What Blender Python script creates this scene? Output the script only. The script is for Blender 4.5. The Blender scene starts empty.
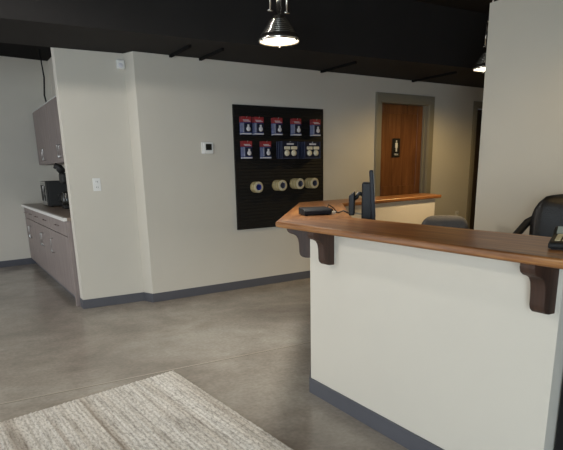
import bpy, bmesh, math, random
from mathutils import Vector, Matrix, Euler
random.seed(7)
S = bpy.context.scene
C = S.collection
PI = math.pi

# ------------------------------------------------------------------ camera
def set_camera():
    f, pitch, roll, yaw, h = 550.0, math.radians(15.3), math.radians(-1.207), math.radians(30.69), 1.42
    fw = Vector((0, math.cos(pitch), -math.sin(pitch)))
    rt = Vector((1, 0, 0)); up = rt.cross(fw)
    r2 = rt*math.cos(roll) + up*math.sin(roll)
    u2 = -rt*math.sin(roll) + up*math.cos(roll)
    Rz = Matrix.Rotation(-yaw, 3, 'Z')
    r2, u2, fw = Rz @ r2, Rz @ u2, Rz @ fw
    cd = bpy.data.cameras.new('camera'); co = bpy.data.objects.new('camera', cd); C.objects.link(co)
    m = Matrix((r2, u2, -fw)).transposed().to_4x4(); m.translation = (0, 0, h)
    co.matrix_world = m
    cd.sensor_fit = 'HORIZONTAL'; cd.sensor_width = 36.0
    cd.lens = f/563.0*36.0
    cd.shift_y = 95.6/563.0
    cd.clip_start = 0.02
    S.camera = co
set_camera()

# ------------------------------------------------------------------ world, lights, exposure
S.view_settings.view_transform = 'Standard'
S.view_settings.look = 'None'
S.view_settings.gamma = 1.0
S.view_settings.use_curve_mapping = False
S.view_settings.exposure = 0.08
w = bpy.data.worlds.new('world'); S.world = w; w.use_nodes = True
w.node_tree.nodes['Background'].inputs[0].default_value = (0.75, 0.85, 1.0, 1)
w.node_tree.nodes['Background'].inputs[1].default_value = 0.15

def area(name, loc, target, sx, sy, power, col):
    l = bpy.data.lights.new(name, 'AREA'); l.shape = 'RECTANGLE'; l.size = sx; l.size_y = sy
    l.energy = power; l.color = col
    o = bpy.data.objects.new(name, l); C.objects.link(o); o.location = loc
    d = Vector(target) - Vector(loc)
    o.rotation_euler = d.to_track_quat('-Z', 'Y').to_euler()
    return o
def spot(name, loc, target, power, col, angle=120, blend=0.6, size=0.06):
    l = bpy.data.lights.new(name, 'SPOT'); l.energy = power; l.color = col
    l.spot_size = math.radians(angle); l.spot_blend = blend; l.shadow_soft_size = size
    o = bpy.data.objects.new(name, l); C.objects.link(o); o.location = loc
    d = Vector(target) - Vector(loc)
    o.rotation_euler = d.to_track_quat('-Z', 'Y').to_euler()
    return o
# daylight through the two storefront windows behind and left of the camera
area('daylight_front', (-2.8, -2.9, 1.25), (-2.8, 5, 0.9), 2.2, 2.2, 290, (0.77, 0.90, 1.0))
area('daylight_side', (-3.9, 7.0, 1.3), (5, 6.0, 0.9), 2.4, 2.2, 80, (0.90, 0.94, 1.0))
# ceiling lamps of the waiting area, of the office (right, out of frame) and of the hall
spot('ceiling_lamp', (-2.2, 3.6, 3.12), (-2.0, 3.8, 0), 130, (1.0, 0.92, 0.80), 165, 0.35, 0.10)
spot('ceiling_lamp_middle', (0.3, 3.9, 3.12), (0.3, 4.2, 0), 45, (1.0, 0.96, 0.90), 165, 0.35, 0.10)
spot('office_lamp', (3.05, 1.5, 2.5), (3.05, 1.6, 0), 18, (1.0, 0.66, 0.26), 160, 0.5, 0.08)
spot('hall_lamp', (6.0, 4.9, 2.5), (6.0, 5.0, 0), 52, (1.0, 0.68, 0.25), 165, 0.5, 0.08)

# ------------------------------------------------------------------ materials
def lin(c):
    return tuple(((v/255)/12.92 if v/255 <= 0.04045 else ((v/255+0.055)/1.055)**2.4) for v in c) + (1.0,)
def new_mat(name):
    m = bpy.data.materials.new(name); m.use_nodes = True
    nt = m.node_tree; b = nt.nodes['Principled BSDF']
    return m, nt, b
def N(nt, t, **kw):
    n = nt.nodes.new(t)
    for k, v in kw.items(): setattr(n, k, v)
    return n
def ramp(nt, stops):
    r = N(nt, 'ShaderNodeValToRGB'); cr = r.color_ramp
    while len(cr.elements) < len(stops): cr.elements.new(0.5)
    for e, (p, c) in zip(cr.elements, stops): e.position = p; e.color = c
    return r
def mat(name, rgb, rough=0.5, metal=0.0, var=0.06, scale=8.0, bump=0.0, bscale=200.0, coat=0.0, spec=0.5, stretch=(1, 1, 1)):
    m, nt, b = new_mat(name)
    tc = N(nt, 'ShaderNodeTexCoord'); mp = N(nt, 'ShaderNodeMapping'); mp.inputs['Scale'].default_value = stretch
    nt.links.new(tc.outputs['Object'], mp.inputs['Vector'])
    n = N(nt, 'ShaderNodeTexNoise'); n.inputs['Scale'].default_value = scale; n.inputs['Detail'].default_value = 4
    nt.links.new(mp.outputs[0], n.inputs['Vector'])
    c = lin(rgb)
    lo = tuple(v*(1-var) for v in c[:3])+(1,); hi = tuple(min(1, v*(1+var)) for v in c[:3])+(1,)
    r = ramp(nt, [(0.3, lo), (0.7, hi)])
    nt.links.new(n.outputs['Fac'], r.inputs[0]); nt.links.new(r.outputs[0], b.inputs['Base Color'])
    b.inputs['Roughness'].default_value = rough; b.inputs['Metallic'].default_value = metal
    b.inputs['Coat Weight'].default_value = coat; b.inputs['Specular IOR Level'].default_value = spec
    if bump:
        n2 = N(nt, 'ShaderNodeTexNoise'); n2.inputs['Scale'].default_value = bscale; n2.inputs['Detail'].default_value = 3
        nt.links.new(tc.outputs['Object'], n2.inputs['Vector'])
        bp = N(nt, 'ShaderNodeBump'); bp.inputs['Strength'].default_value = bump; bp.inputs['Distance'].default_value = 0.01
        nt.links.new(n2.outputs['Fac'], bp.inputs['Height']); nt.links.new(bp.outputs[0], b.inputs['Normal'])
    return m
def emit(name, col, strength):
    m, nt, b = new_mat(name)
    b.inputs['Base Color'].default_value = lin(col)
    b.inputs['Emission Color'].default_value = lin(col); b.inputs['Emission Strength'].default_value = strength
    return m
def wood(name, dark, mid, light, rough, axis='X', scale=6.0, coat=0.3):
    m, nt, b = new_mat(name)
    tc = N(nt, 'ShaderNodeTexCoord'); mp = N(nt, 'ShaderNodeMapping')
    st = {'X': (0.25, 3.5, 3.5), 'Y': (3.5, 0.25, 3.5), 'Z': (3.5, 3.5, 0.25)}[axis]
    mp.inputs['Scale'].default_value = st
    nt.links.new(tc.outputs['Object'], mp.inputs['Vector'])
    n = N(nt, 'ShaderNodeTexNoise'); n.inputs['Scale'].default_value = scale; n.inputs['Detail'].default_value = 8
    n.inputs['Roughness'].default_value = 0.65; n.inputs['Distortion'].default_value = 0.6
    nt.links.new(mp.outputs[0], n.inputs['Vector'])
    r = ramp(nt, [(0.28, lin(dark)), (0.5, lin(mid)), (0.75, lin(light))])
    nt.links.new(n.outputs['Fac'], r.inputs[0]); nt.links.new(r.outputs[0], b.inputs['Base Color'])
    b.inputs['Roughness'].default_value = rough; b.inputs['Coat Weight'].default_value = coat; b.inputs['Coat Roughness'].default_value = 0.25
    bp = N(nt, 'ShaderNodeBump'); bp.inputs['Strength'].default_value = 0.08; bp.inputs['Distance'].default_value = 0.005
    nt.links.new(n.outputs['Fac'], bp.inputs['Height']); nt.links.new(bp.outputs[0], b.inputs['Normal'])
    return m
def concrete():
    m, nt, b = new_mat('polished_concrete')
    L = nt.links
    tc = N(nt, 'ShaderNodeTexCoord')
    n1 = N(nt, 'ShaderNodeTexNoise'); n1.inputs['Scale'].default_value = 0.75; n1.inputs['Detail'].default_value = 7; n1.inputs['Roughness'].default_value = 0.62; n1.inputs['Distortion'].default_value = 0.5
    n2 = N(nt, 'ShaderNodeTexNoise'); n2.inputs['Scale'].default_value = 4.5; n2.inputs['Detail'].default_value = 10; n2.inputs['Roughness'].default_value = 0.74; n2.inputs['Distortion'].default_value = 0.15
    n3 = N(nt, 'ShaderNodeTexNoise'); n3.inputs['Scale'].default_value = 38; n3.inputs['Detail'].default_value = 4
    for n in (n1, n2, n3): L.new(tc.outputs['Object'], n.inputs['Vector'])
    r1 = ramp(nt, [(0.30, lin((134, 124, 114))), (0.5, lin((163, 155, 144))), (0.72, lin((190, 184, 173)))])
    L.new(n1.outputs['Fac'], r1.inputs[0])
    r2 = ramp(nt, [(0.15, (0.55, 0.54, 0.52, 1)), (0.5, (0.98, 0.98, 0.98, 1)), (0.85, (1.35, 1.35, 1.33, 1))]); L.new(n2.outputs['Fac'], r2.inputs[0])
    mx = N(nt, 'ShaderNodeMixRGB', blend_type='MULTIPLY'); mx.inputs[0].default_value = 0.6
    L.new(r1.outputs[0], mx.inputs[1]); L.new(r2.outputs[0], mx.inputs[2])
    r3 = ramp(nt, [(0.35, (0.82, 0.82, 0.82, 1)), (0.65, (1.1, 1.1, 1.1, 1))]); L.new(n3.outputs['Fac'], r3.inputs[0])
    mx2 = N(nt, 'ShaderNodeMixRGB', blend_type='MULTIPLY'); mx2.inputs[0].default_value = 0.6
    L.new(mx.outputs[0], mx2.inputs[1]); L.new(r3.outputs[0], mx2.inputs[2])
    # saw-cut joint across the floor, filled with pale dust
    sp = N(nt, 'ShaderNodeSeparateXYZ'); L.new(tc.outputs['Object'], sp.inputs[0])
    def joint(slope, off, width, src, col):
        a = N(nt, 'ShaderNodeMath', operation='MULTIPLY_ADD'); a.inputs[1].default_value = slope; a.inputs[2].default_value = off
        L.new(sp.outputs['X'], a.inputs[0])
        d = N(nt, 'ShaderNodeMath', operation='SUBTRACT'); L.new(sp.outputs['Y'], d.inputs[0]); L.new(a.outputs[0], d.inputs[1])
        e = N(nt, 'ShaderNodeMath', operation='ABSOLUTE'); L.new(d.outputs[0], e.inputs[0])
        g = N(nt, 'ShaderNodeMath', operation='LESS_THAN'); L.new(e.outputs[0], g.inputs[0]); g.inputs[1].default_value = width
        x = N(nt, 'ShaderNodeMixRGB'); L.new(g.outputs[0], x.inputs[0]); L.new(src, x.inputs[1]); x.inputs[2].default_value = lin(col)
        return x.outputs[0]
    o = joint(-0.0157, 3.769, 0.009, mx2.outputs[0], (184, 175, 161))
    o = joint(-0.0157, 3.757, 0.003, o, (90, 83, 75))
    L.new(o, b.inputs['Base Color'])
    rr = ramp(nt, [(0.3, (0.14, 0.14, 0.14, 1)), (0.7, (0.28, 0.28, 0.28, 1))]); L.new(n2.outputs['Fac'], rr.inputs[0])
    L.new(rr.outputs[0], b.inputs['Roughness'])
    b.inputs['Specular IOR Level'].default_value = 0.45
    bp = N(nt, 'ShaderNodeBump'); bp.inputs['Strength'].default_value = 0.03; L.new(n3.outputs['Fac'], bp.inputs['Height']); L.new(bp.outputs[0], b.inputs['Normal'])
    return m
def rug_mat():
    m, nt, b = new_mat('woven_rug')
    L = nt.links
    tc = N(nt, 'ShaderNodeTexCoord')
    uv = tc.outputs['UV']                                     # x across the stripes in metres, y along them
    def noise(sx, sy, detail, rough=0.5):
        mp = N(nt, 'ShaderNodeMapping'); mp.inputs['Scale'].default_value = (sx, sy, 1); L.new(uv, mp.inputs['Vector'])
        n = N(nt, 'ShaderNodeTexNoise'); n.inputs['Scale'].default_value = 1; n.inputs['Detail'].default_value = detail; n.inputs['Roughness'].default_value = rough
        L.new(mp.outputs[0], n.inputs['Vector']); return n.outputs['Fac']
    r1 = ramp(nt, [(0.34, lin((170, 160, 149))), (0.42, lin((212, 206, 197))), (0.52, lin((224, 220, 213))), (0.60, lin((230, 227, 221))), (0.66, lin((186, 177, 167)))])
    L.new(noise(9, 0.2, 3, 0.6), r1.inputs[0])
    r2 = ramp(nt, [(0.36, (0.56, 0.54, 0.52, 1)), (0.47, (0.95, 0.95, 0.95, 1)), (0.66, (1.16, 1.16, 1.16, 1))])
    L.new(noise(32, 3.0, 5, 0.72), r2.inputs[0])
    mx = N(nt, 'ShaderNodeMixRGB', blend_type='MULTIPLY'); mx.inputs[0].default_value = 0.8
    L.new(r1.outputs[0], mx.inputs[1]); L.new(r2.outputs[0], mx.inputs[2])
    r3 = ramp(nt, [(0.36, (0.58, 0.56, 0.54, 1)), (0.5, (1, 1, 1, 1)), (0.66, (1.12, 1.12, 1.12, 1))])
    L.new(noise(75, 34, 3, 0.6), r3.inputs[0])
    mz = N(nt, 'ShaderNodeMixRGB', blend_type='MULTIPLY'); mz.inputs[0].default_value = 0.8
    L.new(mx.outputs[0], mz.inputs[1]); L.new(r3.outputs[0], mz.inputs[2])
    L.new(mz.outputs[0], b.inputs['Base Color'])
    b.inputs['Roughness'].default_value = 0.95; b.inputs['Specular IOR Level'].default_value = 0.1
    bp = N(nt, 'ShaderNodeBump'); bp.inputs['Strength'].default_value = 0.5; bp.inputs['Distance'].default_value = 0.01
    L.new(noise(90, 40, 3), bp.inputs['Height']); L.new(bp.outputs[0], b.inputs['Normal'])
    return m

M = {}
M['wall'] = mat('greige_wall_paint', (210, 205, 194), 0.75, var=0.015, scale=2, bump=0.05, bscale=260, spec=0.25)
M['counterwall'] = mat('cream_counter_paint', (218, 212, 200), 0.7, var=0.015, scale=2, bump=0.05, bscale=260, spec=0.25)
M['partition'] = mat('partition_paint', (206, 200, 186), 0.75, var=0.015, scale=2, bump=0.05, bscale=260, spec=0.25)
M['base'] = mat('grey_vinyl_base', (88, 89, 96), 0.45, var=0.04)
M['ceiling'] = mat('charcoal_ceiling_paint', (43, 41, 40), 0.85, var=0.05, scale=3, bump=0.1, bscale=80, spec=0.2)
M['black_ceiling'] = mat('black_ceiling_paint', (22, 21, 21), 0.9, var=0.05, spec=0.1)
M['floor'] = concrete()
M['rug'] = rug_mat()
M['top'] = wood('stained_counter_wood', (92, 55, 26), (140, 90, 46), (186, 134, 78), 0.36, 'X', 7.0, 0.1)
M['corbel'] = wood('dark_corbel_wood', (40, 26, 19), (64, 42, 31), (88, 60, 44), 0.6, 'Z', 7.0, 0.0)
M['door'] = wood('door_wood', (84, 50, 25), (116, 72, 38), (142, 94, 54), 0.45, 'Z', 5.0, 0.15)
M['darkdoor'] = mat('dark_door', (52, 38, 26), 0.5)
M['casing'] = mat('taupe_casing_paint', (140, 134, 118), 0.5, var=0.02)
M['laminate'] = wood('grey_brown_laminate', (120, 108, 105), (138, 126, 122), (154, 142, 138), 0.5, 'Z', 8.0, 0.0)
M['worktop'] = mat('brown_stone_laminate', (138, 122, 110), 0.35, var=0.25, scale=60)
M['whiteedge'] = mat('white_edge', (222, 220, 216), 0.4, var=0.02)
M['steel'] = mat('brushed_steel', (200, 200, 198), 0.3, 1.0, var=0.04)
M['chrome'] = mat('polished_nickel', (226, 222, 214), 0.22, 1.0, var=0.03)
M['black'] = mat('black_plastic', (20, 20, 23), 0.5, var=0.05, spec=0.3)
M['blackm'] = mat('black_matte', (14, 14, 14), 0.6, var=0.05)
M['bluegrey'] = mat('dark_slate_plastic', (24, 27, 36), 0.5, var=0.05, spec=0.3)
M['slat'] = mat('black_slatwall', (20, 19, 19), 0.55, var=0.05)
M['white'] = mat('white_plastic', (232, 232, 230), 0.4, var=0.02)
M['screen'] = mat('dark_screen', (34, 34, 30), 0.25)
M['slot'] = mat('outlet_slot', (40, 40, 40), 0.6)
M['leather'] = mat('black_leather', (26, 24, 24), 0.36, var=0.1, scale=20, bump=0.25, bscale=140)
M['greyfab'] = mat('charcoal_fabric', (92, 92, 94), 0.9, var=0.1, scale=60)
M['card'] = mat('clear_blue_pack_card', (58, 70, 120), 0.35, var=0.15, scale=30)
M['redcard'] = mat('red_pack_header', (150, 52, 56), 0.4, var=0.2, scale=40)
M['navycard'] = mat('navy_pack_card', (26, 32, 52), 0.35, var=0.15, scale=30)
M['navyrim'] = mat('navy_pack_rim', (70, 76, 100), 0.4, var=0.2, scale=40)
M['packwhite'] = mat('pack_white', (216, 216, 222), 0.4, var=0.05)
M['packgrey'] = mat('pack_grey_print', (130, 136, 160), 0.4, var=0.2, scale=50)
M['cream'] = mat('cream_mask', (222, 214, 190), 0.6, var=0.05)
M['tape'] = mat('beige_tape', (184, 168, 122), 0.6, var=0.08, scale=40)
M['tapeside'] = mat('tape_side', (196, 186, 156), 0.65, var=0.05)
M['bluecore'] = mat('blue_core', (48, 60, 150), 0.6)
M['greycore'] = mat('grey_core', (84, 84, 100), 0.6)
M['lens'] = emit('lamp_lens', (255, 246, 228), 3.0)
M['termscreen'] = mat('grey_green_screen', (150, 158, 148), 0.3)
M['keys'] = mat('tan_keys', (176, 160, 122), 0.5, var=0.1)
M['desk'] = mat('desk_laminate', (120, 100, 82), 0.5)

# ------------------------------------------------------------------ mesh helpers
def obj(name, bm, m, parent=None, smooth=False, loc=None, rot=None):
    me = bpy.data.meshes.new(name)
    bmesh.ops.recalc_face_normals(bm, faces=bm.faces[:])
    bm.to_mesh(me); bm.free()
    mats = m if isinstance(m, (list, tuple)) else [m]
    for x in mats: me.materials.append(x)
    if smooth:
        for p in me.polygons: p.use_smooth = True
    o = bpy.data.objects.new(name, me); C.objects.link(o)
    if parent: o.parent = parent
    if loc: o.location = loc
    if rot: o.rotation_euler = rot
    return o
def tag(o, label, cat, group=None):
    o['label'] = label; o['category'] = cat
    if group: o['group'] = group
    return o
def struct(o, label=None):
    o['kind'] = 'structure'
    if label: o['label'] = label; 
    return o
def thing(name, label, cat, loc=(0, 0, 0), rz=0, group=None):
    o = bpy.data.objects.new(name, None); C.objects.link(o)
    o.empty_display_size = 0.1; o.location = loc; o.rotation_euler = (0, 0, rz)
    return tag(o, label, cat, group)
def dup(root, loc, rz=None, label=None):
    r = root.copy(); C.objects.link(r); r.location = loc
    if rz is not None: r.rotation_euler = (0, 0, rz)
    if label: r['label'] = label
    for ch in list(root.children):
        c = ch.copy(); C.objects.link(c); c.parent = r
        for g in list(ch.children):
            d = g.copy(); C.objects.link(d); d.parent = c
    return r
def add_box(bm, x0, x1, y0, y1, z0, z1, bev=0.0, seg=2, mi=0):
    t = bmesh.new()
    v = [t.verts.new((x, y, z)) for x in (x0, x1) for y in (y0, y1) for z in (z0, z1)]
    for f in ((0, 1, 3, 2), (4, 6, 7, 5), (0, 4, 5, 1), (2, 3, 7, 6), (0, 2, 6, 4), (1, 5, 7, 3)):
        t.faces.new([v[i] for i in f])
    bmesh.ops.recalc_face_normals(t, faces=t.faces[:])
    if bev: bmesh.ops.bevel(t, geom=t.edges[:], offset=bev, segments=seg, affect='EDGES', profile=0.5)
    merge(bm, t, mi)
def merge(bm, t, mi=0, mtx=None):
    if mtx: bmesh.ops.transform(t, matrix=mtx, verts=t.verts[:])
    mp = {v: bm.verts.new(v.co) for v in t.verts}
    for f in t.faces:
        try:
            nf = bm.faces.new([mp[v] for v in f.verts]); nf.material_index = mi; nf.smooth = f.smooth
        except ValueError: pass
    t.free()
def box(x0, x1, y0, y1, z0, z1, bev=0.0, seg=2):
    bm = bmesh.new(); add_box(bm, x0, x1, y0, y1, z0, z1, bev, seg); return bm
def add_prism(bm, pts, z0, z1, bev=0.0, seg=3, mi=0):
    t = bmesh.new()
    a = [t.verts.new((p[0], p[1], z0)) for p in pts]; b = [t.verts.new((p[0], p[1], z1)) for p in pts]
    n = len(pts); t.faces.new(a[::-1]); t.faces.new(b)
    for i in range(n): t.faces.new([a[i], a[(i+1) % n], b[(i+1) % n], b[i]])
    bmesh.ops.recalc_face_normals(t, faces=t.faces[:])
    if bev: bmesh.ops.bevel(t, geom=[e for e in t.edges], offset=bev, segments=seg, affect='EDGES', profile=0.5)
    merge(bm, t, mi)
def prism(pts, z0, z1, bev=0.0, seg=3):
    bm = bmesh.new(); add_prism(bm, pts, z0, z1, bev, seg); return bm
def add_lathe(bm, prof, seg=24, axis='Z', mi=0, mtx=None, close=False):
    t = bmesh.new(); rings = []
    for r, z in prof:
        if r < 1e-6: rings.append([t.verts.new((0, 0, z))])
        else: rings.append([t.verts.new((r*math.cos(2*PI*i/seg), r*math.sin(2*PI*i/seg), z)) for i in range(seg)])
    pairs = list(zip(rings, rings[1:]))
    if close: pairs.append((rings[-1], rings[0]))
    for a, b in pairs:
        for i in range(seg):
            j = (i+1) % seg
            if len(a) == 1 and len(b) == 1: continue
            if len(a) == 1: f = t.faces.new([a[0], b[i], b[j]])
            elif len(b) == 1: f = t.faces.new([a[i], b[0], a[j]])
            else: f = t.faces.new([a[i], b[i], b[j], a[j]])
            f.smooth = True
    m = {'Z': Matrix.Identity(4), 'X': Matrix.Rotation(PI/2, 4, 'Y'), 'Y': Matrix.Rotation(-PI/2, 4, 'X')}[axis]
    merge(bm, t, mi, (mtx or Matrix.Identity(4)) @ m)
def lathe(prof, seg=24, axis='Z', mtx=None, close=False):
    bm = bmesh.new(); add_lathe(bm, prof, seg, axis, 0, mtx, close); return bm
def add_tube(bm, pts, r, seg=8, mi=0):
    pts = [Vector(p) for p in pts]; t = bmesh.new(); rings = []
    for i, p in enumerate(pts):
        d = (pts[min(i+1, len(pts)-1)] - pts[max(i-1, 0)]).normalized()
        q = d.to_track_quat('Z', 'Y')
        rr = r[i] if isinstance(r, (list, tuple)) else r
        rings.append([t.verts.new(p + q @ Vector((rr*math.cos(2*PI*k/seg), rr*math.sin(2*PI*k/seg), 0))) for k in range(seg)])
    for a, b in zip(rings, rings[1:]):
        for k in range(seg):
            f = t.faces.new([a[k], a[(k+1) % seg], b[(k+1) % seg], b[k]]); f.smooth = True
    t.faces.new(rings[0][::-1]); t.faces.new(rings[-1])
    merge(bm, t, mi)
def tube(pts, r, seg=8):
    bm = bmesh.new(); add_tube(bm, pts, r, seg); return bm
def line_off(p, q, d):
    """the segment p-q moved d to its right"""
    v = Vector((q[0]-p[0], q[1]-p[1])).normalized(); n = Vector((v.y, -v.x))*d
    return (p[0]+n.x, p[1]+n.y), (q[0]+n.x, q[1]+n.y)
def isect(a, b, c, d):
    x1, y1, x2, y2 = *a, *b; x3, y3, x4, y4 = *c, *d
    den = (x1-x2)*(y3-y4)-(y1-y2)*(x3-x4)
    px = ((x1*y2-y1*x2)*(x3-x4)-(x1-x2)*(x3*y4-y3*x4))/den
    py = ((x1*y2-y1*x2)*(y3-y4)-(y1-y2)*(x3*y4-y3*x4))/den
    return (px, py)

# ------------------------------------------------------------------ room shell
SOF = 2.61          # underside of the low dark ceiling along the back wall
HI = 3.25           # main ceiling
WA = math.atan(0.07)          # the back wall runs slightly askew
W0 = Vector((1.85, 5.98))
def bw(s, out=0.0):           # a point on the back wall, s metres along, out metres in front of it
    t = Vector((math.cos(WA), math.sin(WA))); n = Vector((math.sin(WA), -math.cos(WA)))
    p = W0 + t*s + n*out
    return (p.x, p.y)
struct(obj('floor', box(-4.2, 10.2, -3.2, 12.2, -0.1, 0.0), M['floor']))
# main ceiling and the kitchen ceiling
struct(obj('ceiling', box(-4.2, 10.2, -3.2, 12.2, HI, HI+0.1), M['ceiling']))
# low dark soffit along the back wall; its far edge stops at the stub wall where the kitchen opens
so = bmesh.new()
add_prism(so, [(-4.0, 5.2), (10.0, 5.2), (10.0, 6.80), (1.87, 6.23), (1.1, 6.13), (-4.0, 5.92)], SOF, HI)
struct(obj('trim_1', so, M['ceiling']))
# back wall with two door openings (local frame: x along the wall, y into it)
def wall_local(name, segs, m):
    bm = bmesh.new()
    for x0, x1, z0, z1 in segs: add_box(bm, x0, x1, 0, 0.14, z0, z1)
    return struct(obj(name, bm, m, loc=(W0.x, W0.y, 0), rot=(0, 0, WA)))
D1 = (3.53, 4.50, 2.305)
D2 = (5.64, 6.50, 2.31)
wall_local('wall_back', [(0.016, D1[0], 0, HI), (D1[0], D1[1], D1[2], HI), (D1[1], D2[0], 0, HI), (D2[0], D2[1], D2[2], HI), (D2[1], 8.2, 0, HI)], M['wall'])
# jog between the back wall and the stub wall
struct(obj('wall_jog', prism([(1.866, 5.981), (1.999, 5.99), (1.999, 6.30), (1.808, 6.30), (1.808, 6.13)], 0, HI), M['wall']))
# stub wall that ends beside the kitchen
struct(obj('wall_stub', box(1.132, 1.81, 6.13, 6.27, 0, 2.66), M['wall']))
# kitchen
struct(obj('wall_kitchen_side', box(1.75, 1.88, 6.28, 10.4, 0, HI), M['wall']))
kb = prism([(-4.1, 8.91), (2.0, 10.13), (2.0, 10.27), (-4.1, 9.05)], 0, 3.17)
struct(obj('wall_kitchen_back', kb, M['wall']))
struct(obj('trim_2', prism([(-4.1, 6.2), (1.75, 6.3), (1.75, 10.4), (-4.1, 9.2)], 3.17, 3.24), M['black_ceiling']))
# remaining walls out of frame: left, right and front with its storefront windows
lw = bmesh.new()
for a in ((-3.2, 5.8, 0, HI), (8.2, 9.3, 0, HI), (5.8, 8.2, 0, 0.2), (5.8, 8.2, 2.4, HI)):
    add_box(lw, -4.12, -4.0, a[0], a[1], a[2], a[3])
struct(obj('wall_left', lw, M['wall']))
struct(obj('wall_right', box(10.0, 10.12, -3.2, 7.2, 0, HI), M['wall']))
fwm = bmesh.new()
for a in ((-4.2, -3.9, 0, HI), (-1.7, 10.1, 0, HI), (-3.9, -1.7, 0, 0.15), (-3.9, -1.7, 2.35, HI)):
    add_box(fwm, a[0], a[1], -3.12, -3.0, a[2], a[3])
struct(obj('wall_front', fwm, M['wall']))
def window(name, horiz, a, b, fix, z0, z1):
    bm = bmesh.new()
    def bar(p, q, za, zb):
        if horiz: add_box(bm, p, q, fix-0.03, fix+0.03, za, zb)
        else: add_box(bm, fix-0.03, fix+0.03, p, q, za, zb)
    bar(a, b, z0, z0+0.05); bar(a, b, z1-0.05, z1)
    for k in range(4):
        c = a+(b-a)*k/3; bar(max(a, c-0.025), min(b, c+0.025), z0, z1)
    return struct(obj(name, bm, M['blackm']))
window('window_1', True, -3.9, -1.7, -3.06, 0.15, 2.35)
window('window_2', False, 5.8, 8.2, -4.06, 0.2, 2.4)
# partition beside the office, its top free under the dark ceiling
struct(obj('wall_partition', box(3.745, 3.87, -2.98, 3.14, 0, 2.60), M['partition']))

# baseboards
def bb_line(name, p, q, th=0.009, h=0.1):
    (a, b) = p, q
    r0, r1 = line_off(p, q, th)
    return struct(obj(name, prism([p, q, r1, r0], 0.0, h, 0.002, 1), M['base']))
def bwp(s): return bw(s)
bb_line('baseboard_back', bw(0.012), bw(3.40))
bb_line('baseboard_back_right', bw(4.61), bw(5.54))
bb_line('baseboard_jog', (1.808, 6.13), (1.866, 5.975))
bb_line('baseboard_stub', (1.124, 6.13), (1.806, 6.13))
bb_line('baseboard_stub_end', (1.132, 6.268), (1.132, 6.122))
bb_line('baseboard_kitchen', (-4.0, 8.93), (1.16, 9.962))

# thin dark battens that run across the low ceiling
for k, (x, v1) in enumerate(((2.27, 6.0), (2.62, 6.03), (4.30, 6.14), (5.95, 6.25))):
    struct(obj('trim_%d' % (k+3), box(x-0.014, x+0.014, 5.45, v1, SOF-0.024, SOF), M['black_ceiling']))
for o in C.objects:
    if o.name in ('wall_left', 'wall_front'): pass

# ------------------------------------------------------------------ restroom door
d1 = bmesh.new()
add_box(d1, D1[0]+0.01, D1[1]-0.02, 0.100, 0.14, 0.01, D1[2]-0.01)
door = struct(obj('door_1', d1, M['door'], loc=(W0.x, W0.y, 0), rot=(0, 0, WA)))
st = bmesh.new()
x0, x1 = D1[0]+0.01, D1[1]-0.02
for a in ((x0, x0+0.11, 0.01, 2.29), (x1-0.11, x1, 0.01, 2.29), (x0+0.11, x1-0.11, 2.17, 2.29), (x0+0.11, x1-0.11, 1.03, 1.16), (x0+0.11, x1-0.11, 0.01, 0.25)):
    add_box(st, a[0], a[1], 0.088, 0.102, a[2], a[3], 0.003, 1)
obj('stiles_and_rails', st, M['door'], door)
jm = bmesh.new()
add_box(jm, D1[0]-0.002, D1[0]+0.010, -0.004, 0.135, 0, D1[2])
add_box(jm, D1[1]-0.012, D1[1]+0.002, -0.004, 0.135, 0, D1[2])
add_box(jm, D1[0], D1[1], -0.004, 0.135, D1[2]-0.012, D1[2]+0.002)
add_box(jm, D1[1]-0.03, D1[1]-0.012, 0.05, 0.085, 0, D1[2]-0.012)
obj('jamb', jm, M['casing'], door)
cs = bmesh.new()
def casing(bm, xa, xb, zt, w=0.115, right=True):
    for e, t in ((0.0, 0.014), (0.016, 0.020)):
        add_box(bm, xa-w+e, xa-e*0.4, -t, 0.002, 0, zt+w-e, 0.002, 1)
        if right: add_box(bm, xb+e*0.4, xb+w-e, -t, 0.002, 0, zt+w-e, 0.002, 1)
        add_box(bm, xa-w+e, (xb+w-e) if right else xb, -t-0.001, 0.002, zt+e*0.4, zt+w-e, 0.002, 1)
casing(cs, D1[0], D1[1], D1[2])
obj('casing', cs, M['casing'], door)
kn = bmesh.new()
add_lathe(kn, [(0.0, -0.06), (0.02, -0.06), (0.026, -0.045), (0.022, -0.03), (0.011, -0.02), (0.011, 0.0), (0.03, 0.0), (0.03, 0.006)], 16, 'Y', 0, Matrix.Translation((D1[0]+0.07, 0.085, 0.98)))
obj('knob', kn, M['steel'], door, True)
# the second doorway at the far right end of the wall
d2 = struct(obj('door_2', box(D2[0]+0.012, D2[1]-0.012, 0.08, 0.12, 0.01, D2[2]-0.012), M['darkdoor'], loc=(W0.x, W0.y, 0), rot=(0, 0, WA)))
c2 = bmesh.new(); casing(c2, D2[0], D2[1], D2[2], 0.095)
add_box(c2, D2[0]-0.002, D2[0]+0.012, -0.004, 0.135, 0, D2[2])
obj('casing', c2, M['casing'], d2)
p2 = bmesh.new()
for z0, z1 in ((0.25, 1.0), (1.15, 2.15)): add_box(p2, D2[0]+0.13, D2[1]-0.13, 0.074, 0.082, z0, z1, 0.004, 1)
obj('door_panel', p2, M['darkdoor'], d2)

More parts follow.
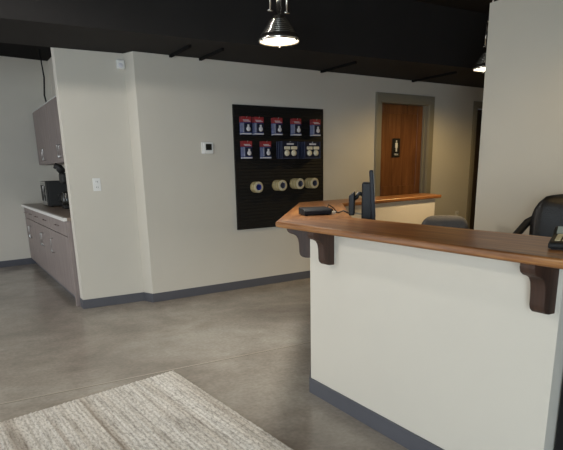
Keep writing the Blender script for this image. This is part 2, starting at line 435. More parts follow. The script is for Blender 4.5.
# restroom sign: a white figure over three letters
sx, sy = bw(3.935, -0.088)
sg = thing('restroom_sign', "black men's restroom sign with white figure on the brown wooden door", 'sign', (sx, sy, 1.70), WA)
obj('plate', box(-0.078, 0.078, -0.006, 0.0, -0.13, 0.13, 0.003, 1), M['blackm'], sg)
fg = bmesh.new()
add_lathe(fg, [(0, -0.0085), (0.017, -0.0085), (0.017, -0.005), (0, -0.005)], 16, 'Y', 0, Matrix.Translation((0, 0, 0.098)))
def flat(bm, pts, y0, y1):
    t = bmesh.new(); add_prism(t, pts, y0, y1)
    merge(bm, t, 0, Matrix(((1, 0, 0, 0), (0, 0, 1, 0), (0, 1, 0, 0), (0, 0, 0, 1))))
flat(fg, [(-0.034, 0.07), (-0.026, 0.077), (0.026, 0.077), (0.034, 0.07), (0.034, 0.0), (0.024, 0.0), (0.020, 0.03), (0.020, -0.058), (0.003, -0.058), (0.003, -0.005), (-0.003, -0.005), (-0.003, -0.058), (-0.020, -0.058), (-0.020, 0.03), (-0.024, 0.0), (-0.034, 0.0)], -0.0085, -0.005)
bmesh.ops.scale(fg, vec=(0.72, 1, 0.92), verts=fg.verts[:])
obj('figure', fg, M['white'], sg)
def text_obj(name, body, size, m, parent, loc, rot=(PI/2, 0, 0), depth=0.001):
    cu = bpy.data.curves.new(name, 'FONT'); cu.body = body; cu.size = size; cu.extrude = depth; cu.align_x = 'CENTER'; cu.align_y = 'CENTER'
    o = bpy.data.objects.new(name, cu); C.objects.link(o)
    me = bpy.data.meshes.new_from_object(o)
    bpy.data.objects.remove(o); me.materials.append(m)
    o = bpy.data.objects.new(name, me); C.objects.link(o); o.parent = parent; o.location = loc; o.rotation_euler = rot
    return o
text_obj('lettering', 'MEN', 0.04, M['white'], sg, (0, -0.007, -0.094))

# ------------------------------------------------------------------ reception counter
TOP, TH = 1.115, 0.035
A0, A1, A2 = (1.89, 1.165), (1.89, 2.82), None
e0, e1 = (1.73, 0.80), (1.73, 2.965)               # outer edge of the worktop, front run
g0 = (2.95, 4.59); g1 = (5.05, 5.03)
i1 = (2.25, 2.86); i2 = (3.16, 4.17); h1 = (4.83, 4.53)
slab = thing('reception_counter', 'cream walled reception counter with a stained wooden top wrapping around the office', 'counter', (0, 0, 0))
def board(pts, p, q):
    """one board of the worktop: its own frame runs along p-q so the grain does too"""
    an = math.atan2(q[1]-p[1], q[0]-p[0]); R_ = Matrix.Rotation(-an, 2)
    loc = [R_ @ Vector((x-p[0], y-p[1])) for x, y in pts]
    return obj('worktop_board', prism([(v.x, v.y) for v in loc], TOP-TH, TOP, 0.011, 3), M['top'], slab, loc=(p[0], p[1], 0), rot=(0, 0, an))
board([(1.73, 0.80), (2.25, 0.80), i1, e1], e1, (1.73, 0.80))
board([e1, i1, i2, g0], e1, g0)
board([g0, i2, h1, g1], g0, g1)
dg = Vector((g0[0]-1.74, g0[1]-2.93)).normalized(); dn = Vector((dg.y, -dg.x))     # diagonal side and its inward normal
ov = 0.186
# the outer faces of the knee wall
q1 = (1.74+dn.x*ov, 2.93+dn.y*ov); q2 = (g0[0]+dn.x*ov, g0[1]+dn.y*ov)
cA = isect((1.89, 0), (1.89, 1), q1, q2)
hd = Vector((h1[0]-i2[0], h1[1]-i2[1])).normalized(); hn = Vector((-hd.y, hd.x))
fa = (i2[0]+hn.x*0.03, i2[1]+hn.y*0.03); fb = (4.74, fa[1]+(4.74-fa[0])*hd.y/hd.x)
fa2 = (fa[0]+hn.x*0.13, fa[1]+hn.y*0.13); fb2 = (fb[0]+hn.x*0.13, fb[1]+hn.y*0.13)
cB = isect(fa2, fb2, q1, q2)
r1, r2_ = line_off(q1, q2, 0.12)
cAi = isect((2.01, 0), (2.01, 1), r1, r2_); cBi = isect(fa, fb, r1, r2_)
obj('knee_wall', prism([(1.89, 1.165), cA, cB, fb2, fb, cBi, cAi, (2.01, 1.165)][::-1], 0.0, TOP-TH+0.004), M['counterwall'], slab)
bbm = bmesh.new()
add_prism(bbm, [(1.89, 1.160), (1.89, 2.80), cA, (cA[0]-0.012, cA[1]+0.0), (1.879, 2.8), (1.879, 1.160)][::-1], 0, 0.1, 0.0)
pL, pR = line_off(cA, cB, -0.011)
add_prism(bbm, [cA, cB, pR, pL][::-1], 0, 0.1)
obj('baseboard', bbm, M['base'], slab)
def corbel(bm_pts_thick):
    t = bm_pts_thick
    pts = [(0, 0), (0.150, 0), (0.152, -0.016), (0.146, -0.034), (0.130, -0.046), (0.108, -0.052), (0.092, -0.062), (0.081, -0.080), (0.076, -0.105), (0.074, -0.135), (0.073, -0.165), (0.068, -0.183), (0.054, -0.195), (0.034, -0.200), (0, -0.200)]
    b = bmesh.new(); add_prism(b, [(p[0], p[1]) for p in pts], -t/2, t/2, 0.004, 2)
    # profile x outward, y up -> world x outward, z up
    bmesh.ops.transform(b, matrix=Matrix(((1, 0, 0, 0), (0, 0, -1, 0), (0, 1, 0, 0), (0, 0, 0, 1))), verts=b.verts[:])
    return b
zc = TOP-TH+0.002
for y, lab in ((2.60, None), (1.215, None)):
    obj('corbel', corbel(0.062), M['corbel'], slab, loc=(1.892, y, zc), rot=(0, 0, PI))
ang = math.atan2(-dn.y, -dn.x)
obj('corbel', corbel(0.062), M['corbel'], slab, loc=(cA[0]+dg.x*0.10+dn.x*0.002, cA[1]+dg.y*0.10+dn.y*0.002, zc), rot=(0, 0, ang))

# black box with a door, filling the space under the worktop's right end
bc = thing('under_counter_box', 'black box under the right end of the reception counter, at the photo edge', 'cabinet', (1.94, 0.82, 0))
obj('body', box(0, 0.32, 0, 0.335, 0.0, TOP-TH, 0.004, 1), M['blackm'], bc)
obj('door', box(-0.012, 0.002, 0.01, 0.325, 0.06, TOP-TH-0.02, 0.003, 1), M['black'], bc)
obj('handle', tube([(-0.012, 0.04, 0.70), (-0.03, 0.04, 0.71), (-0.03, 0.04, 0.81), (-0.012, 0.04, 0.82)], 0.004), M['black'], bc)

# low work desk inside the counter
dk = thing('work_desk', 'low office desk tucked behind the reception counter', 'desk', (0, 0, 0))
obj('desk_top', prism([(2.03, 1.25), (2.72, 1.25), (2.72, 2.7), (2.98, 3.45), (2.52, 3.45), (2.03, 2.80)], 0.715, 0.745, 0.004, 1), M['desk'], dk)
for (a, b) in ((2.07, 1.30), (2.62, 1.30), (2.62, 2.66), (2.12, 2.75), (2.80, 3.36)):
    obj('leg', box(a, a+0.05, b, b+0.05, 0, 0.717), M['blackm'], dk)

# ------------------------------------------------------------------ kitchen cabinets
KX, KZ = 1.09, 0.975                      # door plane and worktop height
def kv(u): return 9.962 + 0.2*(u-1.16)     # far kitchen wall
def base_cab(label, y0, y1, ndoor, drawers):
    t = thing('base_cabinet', label, 'cabinet', (KX, y0, 0), 0, 'kitchen base cabinets')
    W = y1-y0
    obj('body', box(0.02, 0.63, 0.001, W-0.001, 0.10, KZ-0.0375), M['laminate'], t)
    obj('toe_kick', box(0.07, 0.62, 0.001, W-0.001, 0.0, 0.101), M['base'], t)
    dw = W/ndoor
    for k in range(ndoor):
        a, b = k*dw+0.004, (k+1)*dw-0.004
        d = obj('door', box(0.0, 0.021, a, b, 0.105, KZ-0.215, 0.002, 1), M['laminate'], t)
        near = (k % 2 == 0)
        hy = (b-0.05) if (ndoor == 2 and near) or (ndoor == 1) else (a+0.05)
        obj('handle', tube([(0.002, hy, 0.48), (-0.028, hy, 0.485), (-0.03, hy, 0.50), (-0.03, hy, 0.64), (-0.028, hy, 0.655), (0.002, hy, 0.66)], 0.005), M['steel'], d, True)
        r = obj('drawer', box(0.0, 0.021, a, b, KZ-0.207, KZ-0.04, 0.002, 1), M['laminate'], t)
        m = (a+b)/2
        obj('handle', tube([(0.002, m-0.09, KZ-0.12), (-0.028, m-0.085, KZ-0.12), (-0.03, m+0.0, KZ-0.12), (-0.028, m+0.085, KZ-0.12), (0.002, m+0.09, KZ-0.12)], 0.0045), M['laminate'], r, True)
    return t
fp = thing('cabinet_filler', 'narrow laminate end strip between base cabinets and white stub wall', 'cabinet panel', (KX, 6.285, 0))
obj('panel', box(0.0, 0.6, 0.0, 0.055, 0.0, KZ-0.0375, 0.002, 1), M['laminate'], fp)
base_cab('grey-brown base cabinet nearest the stub wall, one handle in view', 6.345, 7.44, 1, True)
base_cab('grey-brown base cabinet in the middle of the kitchen run, paired handles', 7.445, 8.935, 2, True)
base_cab('grey-brown base cabinet farthest back, against the kitchen end wall', 8.94, 9.93, 2, True)
kt = thing('kitchen_worktop', 'brown speckled kitchen worktop with a white front edge', 'countertop', (0, 0, 0))
obj('slab', prism([(1.09, 6.282), (1.745, 6.282), (1.745, kv(1.745)-0.01), (1.09, kv(1.09)-0.01)], KZ-0.036, KZ), M['worktop'], kt)
obj('front_edge', prism([(1.052, 6.275), (1.092, 6.275), (1.092, kv(1.092)-0.01), (1.052, kv(1.052)-0.01)], KZ-0.0362, KZ+0.001, 0.004, 2), M['whiteedge'], kt)
def upper_cab(label, y0, y1):
    t = thing('wall_cabinet', label, 'cabinet', (1.41, y0, 1.575), 0, 'kitchen wall cabinets')
    W = y1-y0
    obj('body', box(0.02, 0.338, 0.001, W-0.001, 0.0, 0.80), M['laminate'], t)
    for k in range(2):
        a, b = k*W/2+0.003, (k+1)*W/2-0.003
        d = obj('door', box(0.0, 0.021, a, b, 0.004, 0.796, 0.002, 1), M['laminate'], t)
        hy = (b-0.05) if k == 0 else (a+0.05)
        obj('handle', tube([(0.002, hy, 0.06), (-0.028, hy, 0.065), (-0.03, hy, 0.08), (-0.03, hy, 0.21), (-0.028, hy, 0.225), (0.002, hy, 0.23)], 0.005), M['steel'], d, True)
    obj('top_trim', box(-0.002, 0.338, 0.0, W, 0.80, 0.812), M['whiteedge'], t)
    return t
upper_cab('grey-brown kitchen wall cabinet against the far wall, paired handles', 8.64, 9.97)
upper_cab('grey-brown kitchen wall cabinet half hidden behind the stub wall', 7.32, 8.63)

# microwave and coffee maker on the worktop
mw = thing('microwave_oven', 'black microwave with a silver door frame on the kitchen worktop', 'microwave', (1.28, 8.62, KZ), 0)
obj('body', box(0.02, 0.42, 0.0, 0.62, 0.012, 0.36, 0.008, 2), M['blackm'], mw)
dr = obj('door', box(0.0, 0.022, 0.12, 0.615, 0.016, 0.355, 0.006, 2), M['steel'], mw)
obj('window', box(-0.004, 0.003, 0.19, 0.55, 0.075, 0.30, 0.003, 2), M['blackm'], dr)
obj('handle', tube([(0.0, 0.15, 0.06), (-0.03, 0.15, 0.08), (-0.03, 0.15, 0.29), (0.0, 0.15, 0.31)], 0.008), M['steel'], dr, True)
obj('control_panel', box(-0.002, 0.022, 0.004, 0.116, 0.016, 0.355, 0.004, 2), M['blackm'], mw)
for a in ((0.05, 0.05), (0.37, 0.05), (0.05, 0.55), (0.37, 0.55)):
    obj('foot', lathe([(0, 0), (0.015, 0), (0.015, 0.016), (0, 0.016)], 12, 'Z', Matrix.Translation((a[0], a[1], 0))), M['blackm'], mw)
cm = thing('coffee_maker', 'tall black coffee maker in front of the microwave, by the stub wall', 'coffee maker', (1.37, 8.02, KZ))
obj('base', box(0.0, 0.26, -0.10, 0.10, 0.0, 0.05, 0.012, 3), M['blackm'], cm)
obj('column', box(0.13, 0.26, -0.09, 0.09, 0.045, 0.42, 0.02, 3), M['black'], cm)
hb = bmesh.new()
add_box(hb, 0.0, 0.26, -0.10, 0.10, 0.33, 0.47, 0.03, 4)
obj('brew_head', hb, M['blackm'], cm)
obj('funnel_handle', tube([(0.05, 0, 0.47), (0.00, 0, 0.54), (-0.03, 0, 0.56), (-0.06, 0, 0.53)], [0.05, 0.05, 0.04, 0.015], 10), M['blackm'], cm, True)
ck = bmesh.new(); add_lathe(ck, [(0, 0.05), (0.062, 0.052), (0.075, 0.09), (0.075, 0.15), (0.055, 0.20), (0.055, 0.225), (0, 0.225)], 20, 'Z', 0, Matrix.Translation((0.06, 0, 0)))
jug = obj('carafe', ck, M['screen'], cm, True)
obj('handle', tube([(0.0, 0, 0.20), (-0.045, 0, 0.19), (-0.05, 0, 0.12), (-0.012, 0, 0.09)], 0.009), M['blackm'], jug, True)
# cable hanging above the wall cabinets
tag(obj('hanging_cable', tube([(1.52, 9.20, 2.386), (1.50, 9.22, 2.55), (1.53, 9.24, 2.80), (1.51, 9.25, 3.175)], 0.012), M['blackm'], None, True), 'thin dark cable hanging from the ceiling onto the kitchen wall cabinets', 'cable')

# ------------------------------------------------------------------ fittings on the walls
def duplex(label, loc, rz, sc=1.0):
    t = thing('wall_outlet', label, 'outlet', loc, rz)
    obj('cover_plate', box(-0.04*sc, 0.04*sc, -0.007, 0.001, -0.066*sc, 0.066*sc, 0.003, 2), M['white'], t)
    for z in (0.028*sc, -0.028*sc):
        r = obj('socket', box(-0.018*sc, 0.018*sc, -0.010, -0.005, z-0.017*sc, z+0.017*sc, 0.003, 2), M['white'], t)
        for x in (-0.008*sc, 0.008*sc): obj('slot', box(x-0.002, x+0.002, -0.0112, -0.009, z-0.006, z+0.008), M['slot'], r)
    return t
duplex('white wall outlet on the stub wall beside the kitchen', (1.407, 6.13, 1.312), 0)
ox, oy = bw(5.30, 0)
duplex('white wall outlet low on the wall right of the restroom door', (ox, oy, 0.655), WA)
tx, ty = bw(0.80, 0)
th = thing('thermostat', 'square white thermostat with a dark screen left of the black panel', 'thermostat', (tx, ty, 1.679), WA)
obj('back_plate', box(-0.072, 0.068, -0.012, 0.001, -0.064, 0.064, 0.004, 2), M['white'], th)
obj('housing', box(-0.052, 0.068, -0.028, -0.01, -0.060, 0.060, 0.006, 2), M['white'], th)
obj('screen', box(-0.030, 0.046, -0.030, -0.026, -0.024, 0.044, 0.002, 1), M['screen'], th)
# motion sensor in the corner where the stub wall meets the jog
ms = thing('motion_sensor', 'small white motion sensor high in the wall corner by the stub wall', 'sensor', (1.765, 6.13, 2.50), 0)
obj('housing', box(-0.040, 0.040, -0.045, 0.001, -0.045, 0.045, 0.012, 3), M['white'], ms)
obj('lens', lathe([(0.0, -0.008), (0.016, -0.006), (0.024, 0.0)], 14, 'Y', Matrix.Translation((-0.002, -0.045, -0.012))), M['packwhite'], ms, True)

# ------------------------------------------------------------------ slatwall display and what hangs on it
px, py = bw(1.150, 0)
PW, PZ0, PZ1 = 1.325, 0.73, 2.158
sw = thing('slatwall_panel', 'large black slatted display panel mounted on the back wall', 'display panel', (px, py, 0), WA)
sb = bmesh.new()
add_box(sb, 0, PW, -0.012, 0.001, PZ0, PZ1)
n = 36; hh = (PZ1-PZ0-0.02)/n
for k in range(n):
    z = PZ0+0.01+k*hh
    add_box(sb, 0.006, PW-0.006, -0.022, -0.011, z+0.003, z+hh-0.006, 0.002, 1)
obj('slats', sb, M['slat'], sw)
fb_ = bmesh.new()
for a in ((0, 0.010, PZ0, PZ1), (PW-0.010, PW, PZ0, PZ1), (0, PW, PZ1-0.01, PZ1), (0, PW, PZ0, PZ0+0.01)):
    add_box(fb_, a[0], a[1], -0.026, 0.0, a[2], a[3])
obj('edge_frame', fb_, M['blackm'], sw)
def hook(s, z, L):
    x = s-1.150
    b = bmesh.new()
    add_tube(b, [(x, -0.015, z), (x, -L+0.01, z), (x, -L, z+0.014)], 0.003, 6)
    add_box(b, x-0.014, x+0.014, -0.026, -0.018, z-0.02, z+0.012)
    obj('hook', b, M['steel'], sw)
PR = []
def red_pack(label, s, z, out):
    x, y = bw(s, out)
    if PR:
        return dup(PR[0], (x, y, z), None, label)
    t = thing('blister_pack', label, 'package', (x, y, z), WA, 'red topped blister packs on the display panel')
    cbm = bmesh.new()
    add_box(cbm, -0.064, 0.064, -0.002, 0.002, -0.098, 0.098, 0.0015, 1)
    obj('backing_card', cbm, M['card'], t)
    obj('header', box(-0.064, 0.064, -0.0036, 0.003, 0.036, 0.099, 0.001, 1), M['redcard'], t)
    lb = bmesh.new()
    for k, (a, b, c) in enumerate(((-0.05, 0.03, 0.058), (-0.042, 0.05, 0.046))): add_box(lb, a, b, -0.0048, -0.003, c, c+0.006)
    obj('header_stripe', lb, M['packwhite'], t)
    pl = bmesh.new()
    add_box(pl, -0.058, -0.040, -0.0155, -0.002, -0.075, 0.030, 0.003, 1)
    obj('side_panel', pl, M['packgrey'], t)
    bl = bmesh.new()
    add_box(bl, -0.032, 0.056, -0.016, -0.002, -0.072, 0.026, 0.006, 2)
    obj('blister', bl, M['navycard'], t)
    wd = bmesh.new()
    add_lathe(wd, [(0.0, -0.0225), (0.018, -0.0225), (0.027, -0.019), (0.028, -0.014)], 14, 'Y', 0, Matrix.Translation((0.014, 0, -0.036)))
    add_box(wd, 0.000, 0.026, -0.018, -0.014, -0.018, 0.012)
    obj('product', wd, M['packwhite'], t, False)
    obj('footer', box(-0.062, 0.062, -0.0046, 0.0, -0.096, -0.083), M['packwhite'], t)
    PR.append(t); return t
DP = []
def dark_pack(label, s, z, out):
    x, y = bw(s, out)
    if DP: return dup(DP[0], (x, y, z), None, label)
    t = thing('mask_pack', label, 'package', (x, y, z), WA, 'wide dark packs on the display panel')
    obj('backing_card', box(-0.122, 0.122, -0.002, 0.002, -0.100, 0.100, 0.0015, 1), M['navycard'], t)
    eb = bmesh.new()
    add_box(eb, -0.122, -0.118, -0.014, 0.002, -0.100, 0.100); add_box(eb, 0.118, 0.122, -0.014, 0.002, -0.1, 0.1)
    add_box(eb, -0.122, 0.122, -0.020, 0.002, -0.100, -0.092)
    obj('tray_rim', eb, M['navyrim'], t)
    obj('title_strip', box(-0.045, 0.060, -0.0045, -0.001, 0.060, 0.078), M['packwhite'], t)
    for cx in (-0.045, 0.058):
        cb = bmesh.new()
        add_box(cb, cx-0.042, cx+0.042, -0.024, -0.001, 0.004, 0.042, 0.008, 2)
        add_lathe(cb, [(0, -0.028), (0.020, -0.026), (0.034, -0.016), (0.036, -0.001)], 16, 'Y', 0, Matrix.Translation((cx, 0, -0.036)))
        obj('product', cb, M['cream'], t)
    DP.append(t); return t
ordn = ('front', 'second', 'rear')
row1 = ((1.275, 'leftmost'), (1.446, 'second'), (1.717, 'middle'), (2.001, 'fourth'), (2.305, 'rightmost'))
for s, nm in row1:
    hook(s, 2.012, 0.115)
    for k in range(3):
        red_pack('red-topped blister pack, %s on the %s hook of the top row' % (ordn[k], nm), s, 1.925, 0.100-0.026*k)
for s, nm in ((1.276, 'far left'), (1.545, 'second')):
    hook(s, 1.745, 0.115)
    for k in range(3):
        red_pack('red-topped blister pack, %s on the %s hook of the lower row' % (ordn[k], nm), s, 1.656, 0.100-0.026*k)
od4 = ('front', 'second', 'third', 'rear')
for s, nm in ((1.845, 'left'), (2.190, 'right')):
    hook(s, 1.74, 0.17)
    for k in range(4):
        dark_pack('dark wide pack with two cream pieces, %s of the %s hanging stack' % (od4[k], nm), s, 1.655, 0.155-0.036*k)
# tape rolls on hooks: the roll axis is the hook
def tape_roll(label, s, z, out, core):
    x, y = bw(s, out)
    t = thing('tape_roll', label, 'tape', (x, y, z), WA, 'tape rolls on the display panel')
    b = bmesh.new()
    add_lathe(b, [(0.038, 0.0), (0.062, 0.0), (0.065, 0.003), (0.065, 0.045), (0.062, 0.048), (0.038, 0.048)], 28, 'Y')
    for f in b.faces:
        c = f.calc_center_median()
        f.material_index = 1 if (c.y < 0.002 or c.y > 0.046) else 0
    obj('tape', b, [M['tape'], M['tapeside']], t)
    c = lathe([(0.0385, 0.0), (0.034, -0.001), (0.034, 0.049), (0.0385, 0.048)], 24, 'Y')
    obj('core', c, core, t, True)
    return t
for s, z, cnt, core, nm in ((1.399, 1.228, 2, M['bluecore'], 'first from left, blue core'), (1.716, 1.240, 3, M['greycore'], 'second from left'), (1.985, 1.252, 3, M['greycore'], 'third from left'), (2.213, 1.252, 3, M['greycore'], 'rightmost')):
    L = 0.030+0.050*cnt
    hook(s, z+0.031, L+0.02)
    for k in range(cnt):
        pos = ('front', 'middle', 'rear') if cnt == 3 else ('front', 'rear')
        tape_roll('beige tape roll, %s one on the hook %s' % (pos[k], nm), s, z, L-0.05*k, core)

# ------------------------------------------------------------------ things on the reception counter
bx = thing('black_device', 'flat black box with cables on the left corner of the wooden counter', 'device', (2.085, 3.175, TOP), math.radians(-14))
bb2 = bmesh.new()
t_ = bmesh.new(); add_prism(t_, [(0, 0), (0.13, 0), (0.13, 0.048), (0.02, 0.040), (0, 0.028)], 0, 0.20, 0.004, 2)
merge(bb2, t_, 0, Matrix(((0, 0, 1, 0), (1, 0, 0, 0), (0, 1, 0, 0.004), (0, 0, 0, 1))))
obj('casing', bb2, M['black'], bx)
obj('front_panel', box(0.010, 0.190, -0.003, 0.003, 0.008, 0.030, 0.001, 1), M['bluegrey'], bx)
for a in ((0.02, 0.02), (0.18, 0.02), (0.02, 0.11), (0.18, 0.11)):
    obj('foot', box(a[0]-0.008, a[0]+0.008, a[1]-0.008, a[1]+0.008, 0, 0.006), M['blackm'], bx)
obj('cable', tube([(0.198, 0.06, 0.03), (0.23, 0.08, 0.035), (0.26, 0.12, 0.012), (0.29, 0.10, 0.006), (0.31, 0.06, 0.02), (0.33, 0.02, 0.006)], 0.005), M['blackm'], bx, True)
obj('cable', tube([(0.198, 0.10, 0.03), (0.23, 0.14, 0.06), (0.27, 0.16, 0.04), (0.30, 0.15, 0.005)], 0.004), M['blackm'], bx, True)
obj('plug', box(0.225, 0.25, 0.05, 0.07, 0.0, 0.022, 0.003, 1), M['cream'], bx)

# point-of-sale terminal seen edge-on: staff screen, thick back, tilted customer display
va = math.atan2(2.93, 2.44)
ps = thing('sales_terminal', 'black point-of-sale terminal seen edge-on behind the counter', 'computer', (2.452, 2.915, 0.745), va-PI/2)
# local: y runs along the line of sight, +x is the side the staff see
scr = bmesh.new(); add_box(scr, 0.0, 0.026, -0.17, 0.17, 0.345, 0.662, 0.006, 2)
bmesh.ops.rotate(scr, cent=(0, 0, 0.35), matrix=Matrix.Rotation(math.radians(-4), 3, 'Y'), verts=scr.verts[:])
so_ = obj('screen_panel', scr, M['bluegrey'], ps)
dsp = box(0.0245, 0.0275, -0.15, 0.15, 0.37, 0.64)
bmesh.ops.rotate(dsp, cent=(0, 0, 0.35), matrix=Matrix.Rotation(math.radians(-4), 3, 'Y'), verts=dsp.verts[:])
obj('display', dsp, M['screen'], so_)
obj('rear_housing', box(-0.066, 0.002, -0.10, 0.12, 0.30, 0.585, 0.008, 2), M['black'], ps)
obj('column', box(-0.05, 0.0, -0.05, 0.07, 0.02, 0.36, 0.01, 2), M['blackm'], ps)
obj('foot', box(-0.15, 0.12, -0.11, 0.11, 0.0, 0.025, 0.008, 2), M['blackm'], ps)
obj('arm', tube([(-0.06, 0.0, 0.505), (-0.085, 0.0, 0.515), (-0.10, 0.0, 0.49), (-0.125, 0.0, 0.475)], 0.014), M['blackm'], ps, True)
cdm = bmesh.new(); add_box(cdm, -0.150, -0.112, -0.09, 0.09, 0.376, 0.525, 0.006, 2)
for v_ in cdm.verts:
    if v_.co.z > 0.45: v_.co.z += -0.02 if v_.co.x < -0.13 else 0.0
obj('customer_display', cdm, M['black'], ps)
obj('cable', tube([(-0.03, 0.0, 0.36), (-0.06, 0.02, 0.375), (-0.10, 0.04, 0.38), (-0.14, 0.05, 0.37)], 0.005), M['cream'], ps, True)

# card terminal at the right edge
ct = thing('card_terminal', 'black card payment terminal on the counter at the right edge', 'card terminal', (1.918, 1.195, TOP), math.radians(-64))
tb = bmesh.new()
t_ = bmesh.new(); add_prism(t_, [(0, 0.004), (0.0, 0.022), (0.010, 0.030), (0.105, 0.046), (0.140, 0.072), (0.155, 0.073), (0.185, 0.04), (0.185, 0.004)], -0.055, 0.055, 0.007, 3)
merge(tb, t_, 0, Matrix(((0, 0, 1, 0), (1, 0, 0, 0), (0, 1, 0, 0), (0, 0, 0, 1))))
obj('body', tb, M['blackm'], ct)
obj('base_pad', box(-0.045, 0.045, 0.01, 0.19, 0.0, 0.008), M['blackm'], ct)
kp = bmesh.new()
for i in range(4):
    for j in range(3): add_box(kp, -0.036+j*0.026, -0.016+j*0.026, 0.018+i*0.022, 0.034+i*0.022, 0.022+0.0037*(i+1), 0.0345+0.0037*(i+1), 0.002, 1)
obj('keypad', kp, M['keys'], ct)
sc_ = box(-0.042, 0.042, -0.019, 0.019, -0.002, 0.002); 
obj('screen', sc_, M['termscreen'], ct, loc=(0, 0.1215, 0.0605), rot=(math.atan2(0.026, 0.035), 0, 0))

# ------------------------------------------------------------------ office chairs
def office_chair(name, label, loc, rz, m, top, wid, seat=0.47, arms=True, group=None):
    """local +y is the way the sitter faces"""
    t = thing(name, label, 'chair', loc, rz, group)
    obj('base_hub', lathe([(0, 0.06), (0.035, 0.06), (0.035, 0.13), (0.025, 0.14), (0.025, seat-0.07), (0, seat-0.07)], 16), M['blackm'], t, True)
    for k in range(5):
        a = 2*PI*k/5+0.3; ca, sa = math.cos(a), math.sin(a)
        l = obj('leg', tube([(0.02*ca, 0.02*sa, 0.10), (0.15*ca, 0.15*sa, 0.09), (0.27*ca, 0.27*sa, 0.07)], [0.026, 0.022, 0.016], 8), M['blackm'], t, True)
        obj('caster', lathe([(0, -0.022), (0.026, -0.022), (0.028, -0.01), (0.028, 0.01), (0.026, 0.022), (0, 0.022)], 16, 'X', Matrix.Translation((0.27*ca, 0.27*sa, 0.028))), M['blackm'], l, True)
    obj('seat', box(-wid/2, wid/2, -0.22, 0.27, seat-0.08, seat+0.02, 0.04, 4), m, t, True)
    # padded backrest: a rounded, gently curved slab
    bm = bmesh.new(); nx, nz = 16, 16; z0 = seat+0.06; H = top-z0
    fr, bk = [], []
    for j in range(nz+1):
        v = j/nz; rf, rb = [], []
        for i in range(nx+1):
            u = i/nx*2-1
            half = wid/2*(0.86+0.14*math.sin(PI*min(1, v*1.3)/2))
            # superellipse corner rounding on the top
            vv = max(0.0, (v-0.62)/0.38); half *= 1-0.26*vv**4.0
            half = max(half, 0.5*wid/2)
            x = u*half; z = z0+H*v - (0.015*u**4*vv)
            y = -0.24-0.10*v+0.05*u*u
            th_ = 0.045*math.sqrt(max(0.0, 1-abs(u)**4))*math.sqrt(max(0.0, 1-abs(2*v-1)**6))+0.006
            rf.append(bm.verts.new((x, y+th_, z))); rb.append(bm.verts.new((x, y-th_*0.7, z)))
        fr.append(rf); bk.append(rb)
    for j in range(nz):
        for i in range(nx):
            bm.faces.new([fr[j][i], fr[j][i+1], fr[j+1][i+1], fr[j+1][i]]); bm.faces.new([bk[j][i+1], bk[j][i], bk[j+1][i], bk[j+1][i+1]])
        bm.faces.new([fr[j][0], fr[j+1][0], bk[j+1][0], bk[j][0]]); bm.faces.new([fr[j][nx], bk[j][nx], bk[j+1][nx], fr[j+1][nx]])
    for i in range(nx):
        bm.faces.new([fr[0][i], bk[0][i], bk[0][i+1], fr[0][i+1]]); bm.faces.new([fr[nz][i], fr[nz][i+1], bk[nz][i+1], bk[nz][i]])
    bo = obj('backrest', bm, m, t, True)
    obj('back_bracket', tube([(0, -0.1, seat-0.07), (0, -0.25, seat-0.05), (0, -0.29, seat+0.1), (0, -0.30, seat+0.25)], 0.025), M['blackm'], t, True)
    if arms:
        for s in (-1, 1):
            x = s*(wid/2+0.035)
            a = obj('armrest', box(x-0.03, x+0.03, -0.20, 0.10, seat+0.22, seat+0.255, 0.014, 3), m, t, True)
            obj('arm_support', tube([(s*(wid/2-0.1), -0.05, seat-0.06), (x, -0.05, seat-0.03), (x, -0.06, seat+0.23)], 0.014), M['blackm'], a, True)
            obj('arm_loop', tube([(s*(wid/2-0.05), -0.29, seat+0.60), (s*(wid/2+0.02), -0.28, seat+0.55), (s*(wid/2+0.075), -0.22, seat+0.47), (s*(wid/2+0.07), -0.12, seat+0.34), (x, -0.06, seat+0.25)], [0.02, 0.026, 0.026, 0.024, 0.02], 10), M['blackm'], a, True)
    return t
office_chair('office_chair', 'black leather office chair behind the counter, right edge of the photo', (3.22, 1.93, 0), math.radians(118), M['leather'], 1.235, 0.60, 0.50)
office_chair('office_chair', 'charcoal office chair, only its back top showing, left of the partition', (3.80, 3.53, 0), math.radians(130), M['greyfab'], 0.975, 0.44, 0.46, False)

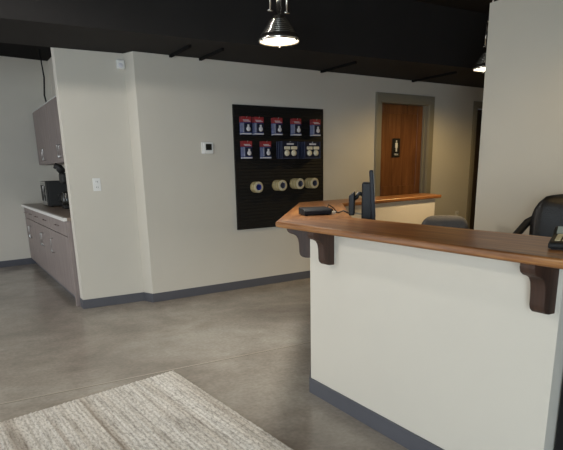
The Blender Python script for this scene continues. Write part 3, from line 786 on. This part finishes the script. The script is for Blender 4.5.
# ------------------------------------------------------------------ rug
def make_rug():
    o = Vector((1.262, 3.716)); a = Vector((-1.178, -0.263)).normalized(); b = Vector((0.106, -1.493)).normalized()
    Wd, Ln = 2.3, 2.3
    bm = bmesh.new(); nx, ny = 230, 120
    uvl = bm.loops.layers.uv.new('UVMap')
    random.seed(3)
    prof = [(0.15, 0.9, 0.55)[i % 3]+0.25*random.random() for i in range(nx+1)]
    jit = [random.uniform(-0.012, 0.012) for i in range(nx//4+2) for q in range(4)]
    g = []
    for i in range(nx+1):
        row = []
        for j in range(ny+1):
            x = Wd*i/nx; y = Ln*j/ny + (jit[i] if j == 0 else 0)
            p = o+a*x+b*y
            edge = 0.0 if i in (0, nx) or j in (0, ny) else 1.0
            z = 0.001+edge*(0.006+0.008*prof[i]*(0.6+0.5*random.random()))
            row.append((bm.verts.new((p.x, p.y, z)), x, y))
        g.append(row)
    for i in range(nx):
        for j in range(ny):
            q = [g[i][j], g[i+1][j], g[i+1][j+1], g[i][j+1]]
            f = bm.faces.new([v[0] for v in q]); f.smooth = True
            for l, v in zip(f.loops, q): l[uvl].uv = (v[1], v[2])
    me = bpy.data.meshes.new('area_rug')
    for f in bm.faces:
        if f.normal.z < 0: f.normal_flip()
    bm.normal_update(); bm.faces.ensure_lookup_table()
    if bm.faces[0].normal.z < 0: bmesh.ops.reverse_faces(bm, faces=bm.faces[:])
    bm.to_mesh(me); bm.free(); me.materials.append(M['rug'])
    r = bpy.data.objects.new('area_rug', me); C.objects.link(r)
    tag(r, 'woven grey and beige striped rug lying on the concrete floor', 'rug')
make_rug()

# ------------------------------------------------------------------ pendant lamps
def pendant(label, loc, power, lcol):
    t = thing('pendant_lamp', label, 'lamp', loc, 0, 'industrial pendant lamps')     # origin: centre of the lens, lamp hangs above it
    prof = [(0.137, -0.006), (0.142, 0.0), (0.142, 0.014), (0.134, 0.020), (0.132, 0.034)]
    r0, z0, r1_, z1 = 0.124, 0.036, 0.054, 0.136
    n_ = 7
    for k in range(n_):
        for j in range(6):
            f = (k+j/6)/n_
            bulge = 0.0055*math.sin(PI*(j+0.5)/6)
            prof.append((r0+(r1_-r0)*f+bulge, z0+(z1-z0)*f+bulge*0.4))
    prof += [(0.050, 0.138), (0.046, 0.150), (0.0, 0.151)]
    obj('shade', lathe(prof, 40), M['chrome'], t, True)
    obj('lens', lathe([(0.0, -0.003), (0.08, -0.002), (0.132, 0.001), (0.132, 0.006), (0, 0.006)], 40), M['lens'], t, True)
    obj('neck', lathe([(0, 0.148), (0.036, 0.148), (0.036, 0.156), (0.019, 0.160), (0.019, 0.32), (0.034, 0.325), (0.034, 0.42), (0.02, 0.43), (0, 0.43)], 20), M['chrome'], t, True)
    for s in (-1, 1):
        a = obj('side_rod', tube([(s*0.066, 0, 0.180), (s*0.066, 0, 0.40)], 0.006), M['chrome'], t, True)
        obj('wing_nut', tube([(s*0.066-0.019, 0, 0.186), (s*0.066+0.019, 0, 0.186)], 0.007), M['chrome'], a, True)
    obj('yoke', tube([(-0.068, 0, 0.40), (0.068, 0, 0.40)], 0.009), M['chrome'], t, True)
    for k in range(3):
        an = math.radians((184, 294, 59)[k])
        obj('clip', box(-0.006, 0.006, -0.006, 0.006, -0.016, 0.012, 0.002, 1), M['chrome'], t, loc=(0.139*math.cos(an), 0.139*math.sin(an), 0))
    obj('stem', tube([(0, 0, 0.42), (0, 0, HI-loc[2]-0.02)], 0.008), M['chrome'], t, True)
    obj('canopy', lathe([(0, HI-loc[2]-0.03), (0.05, HI-loc[2]-0.03), (0.06, HI-loc[2]), (0, HI-loc[2])], 24), M['blackm'], t, True)
    l = bpy.data.lights.new('pendant_bulb', 'SPOT'); l.energy = power; l.color = lcol
    l.spot_size = math.radians(125); l.spot_blend = 0.7; l.shadow_soft_size = 0.10
    lo = bpy.data.objects.new('pendant_bulb', l); C.objects.link(lo); lo.location = (loc[0], loc[1], loc[2]-0.03)
    return t
pendant('ribbed nickel pendant lamp glowing at the top centre of the photo', (2.166, 3.60, 2.285), 95, (1.0, 0.95, 0.86))
pendant('nickel pendant lamp farther back, mostly hidden behind the partition edge', (4.60, 3.82, 2.305), 120, (1.0, 0.72, 0.38))
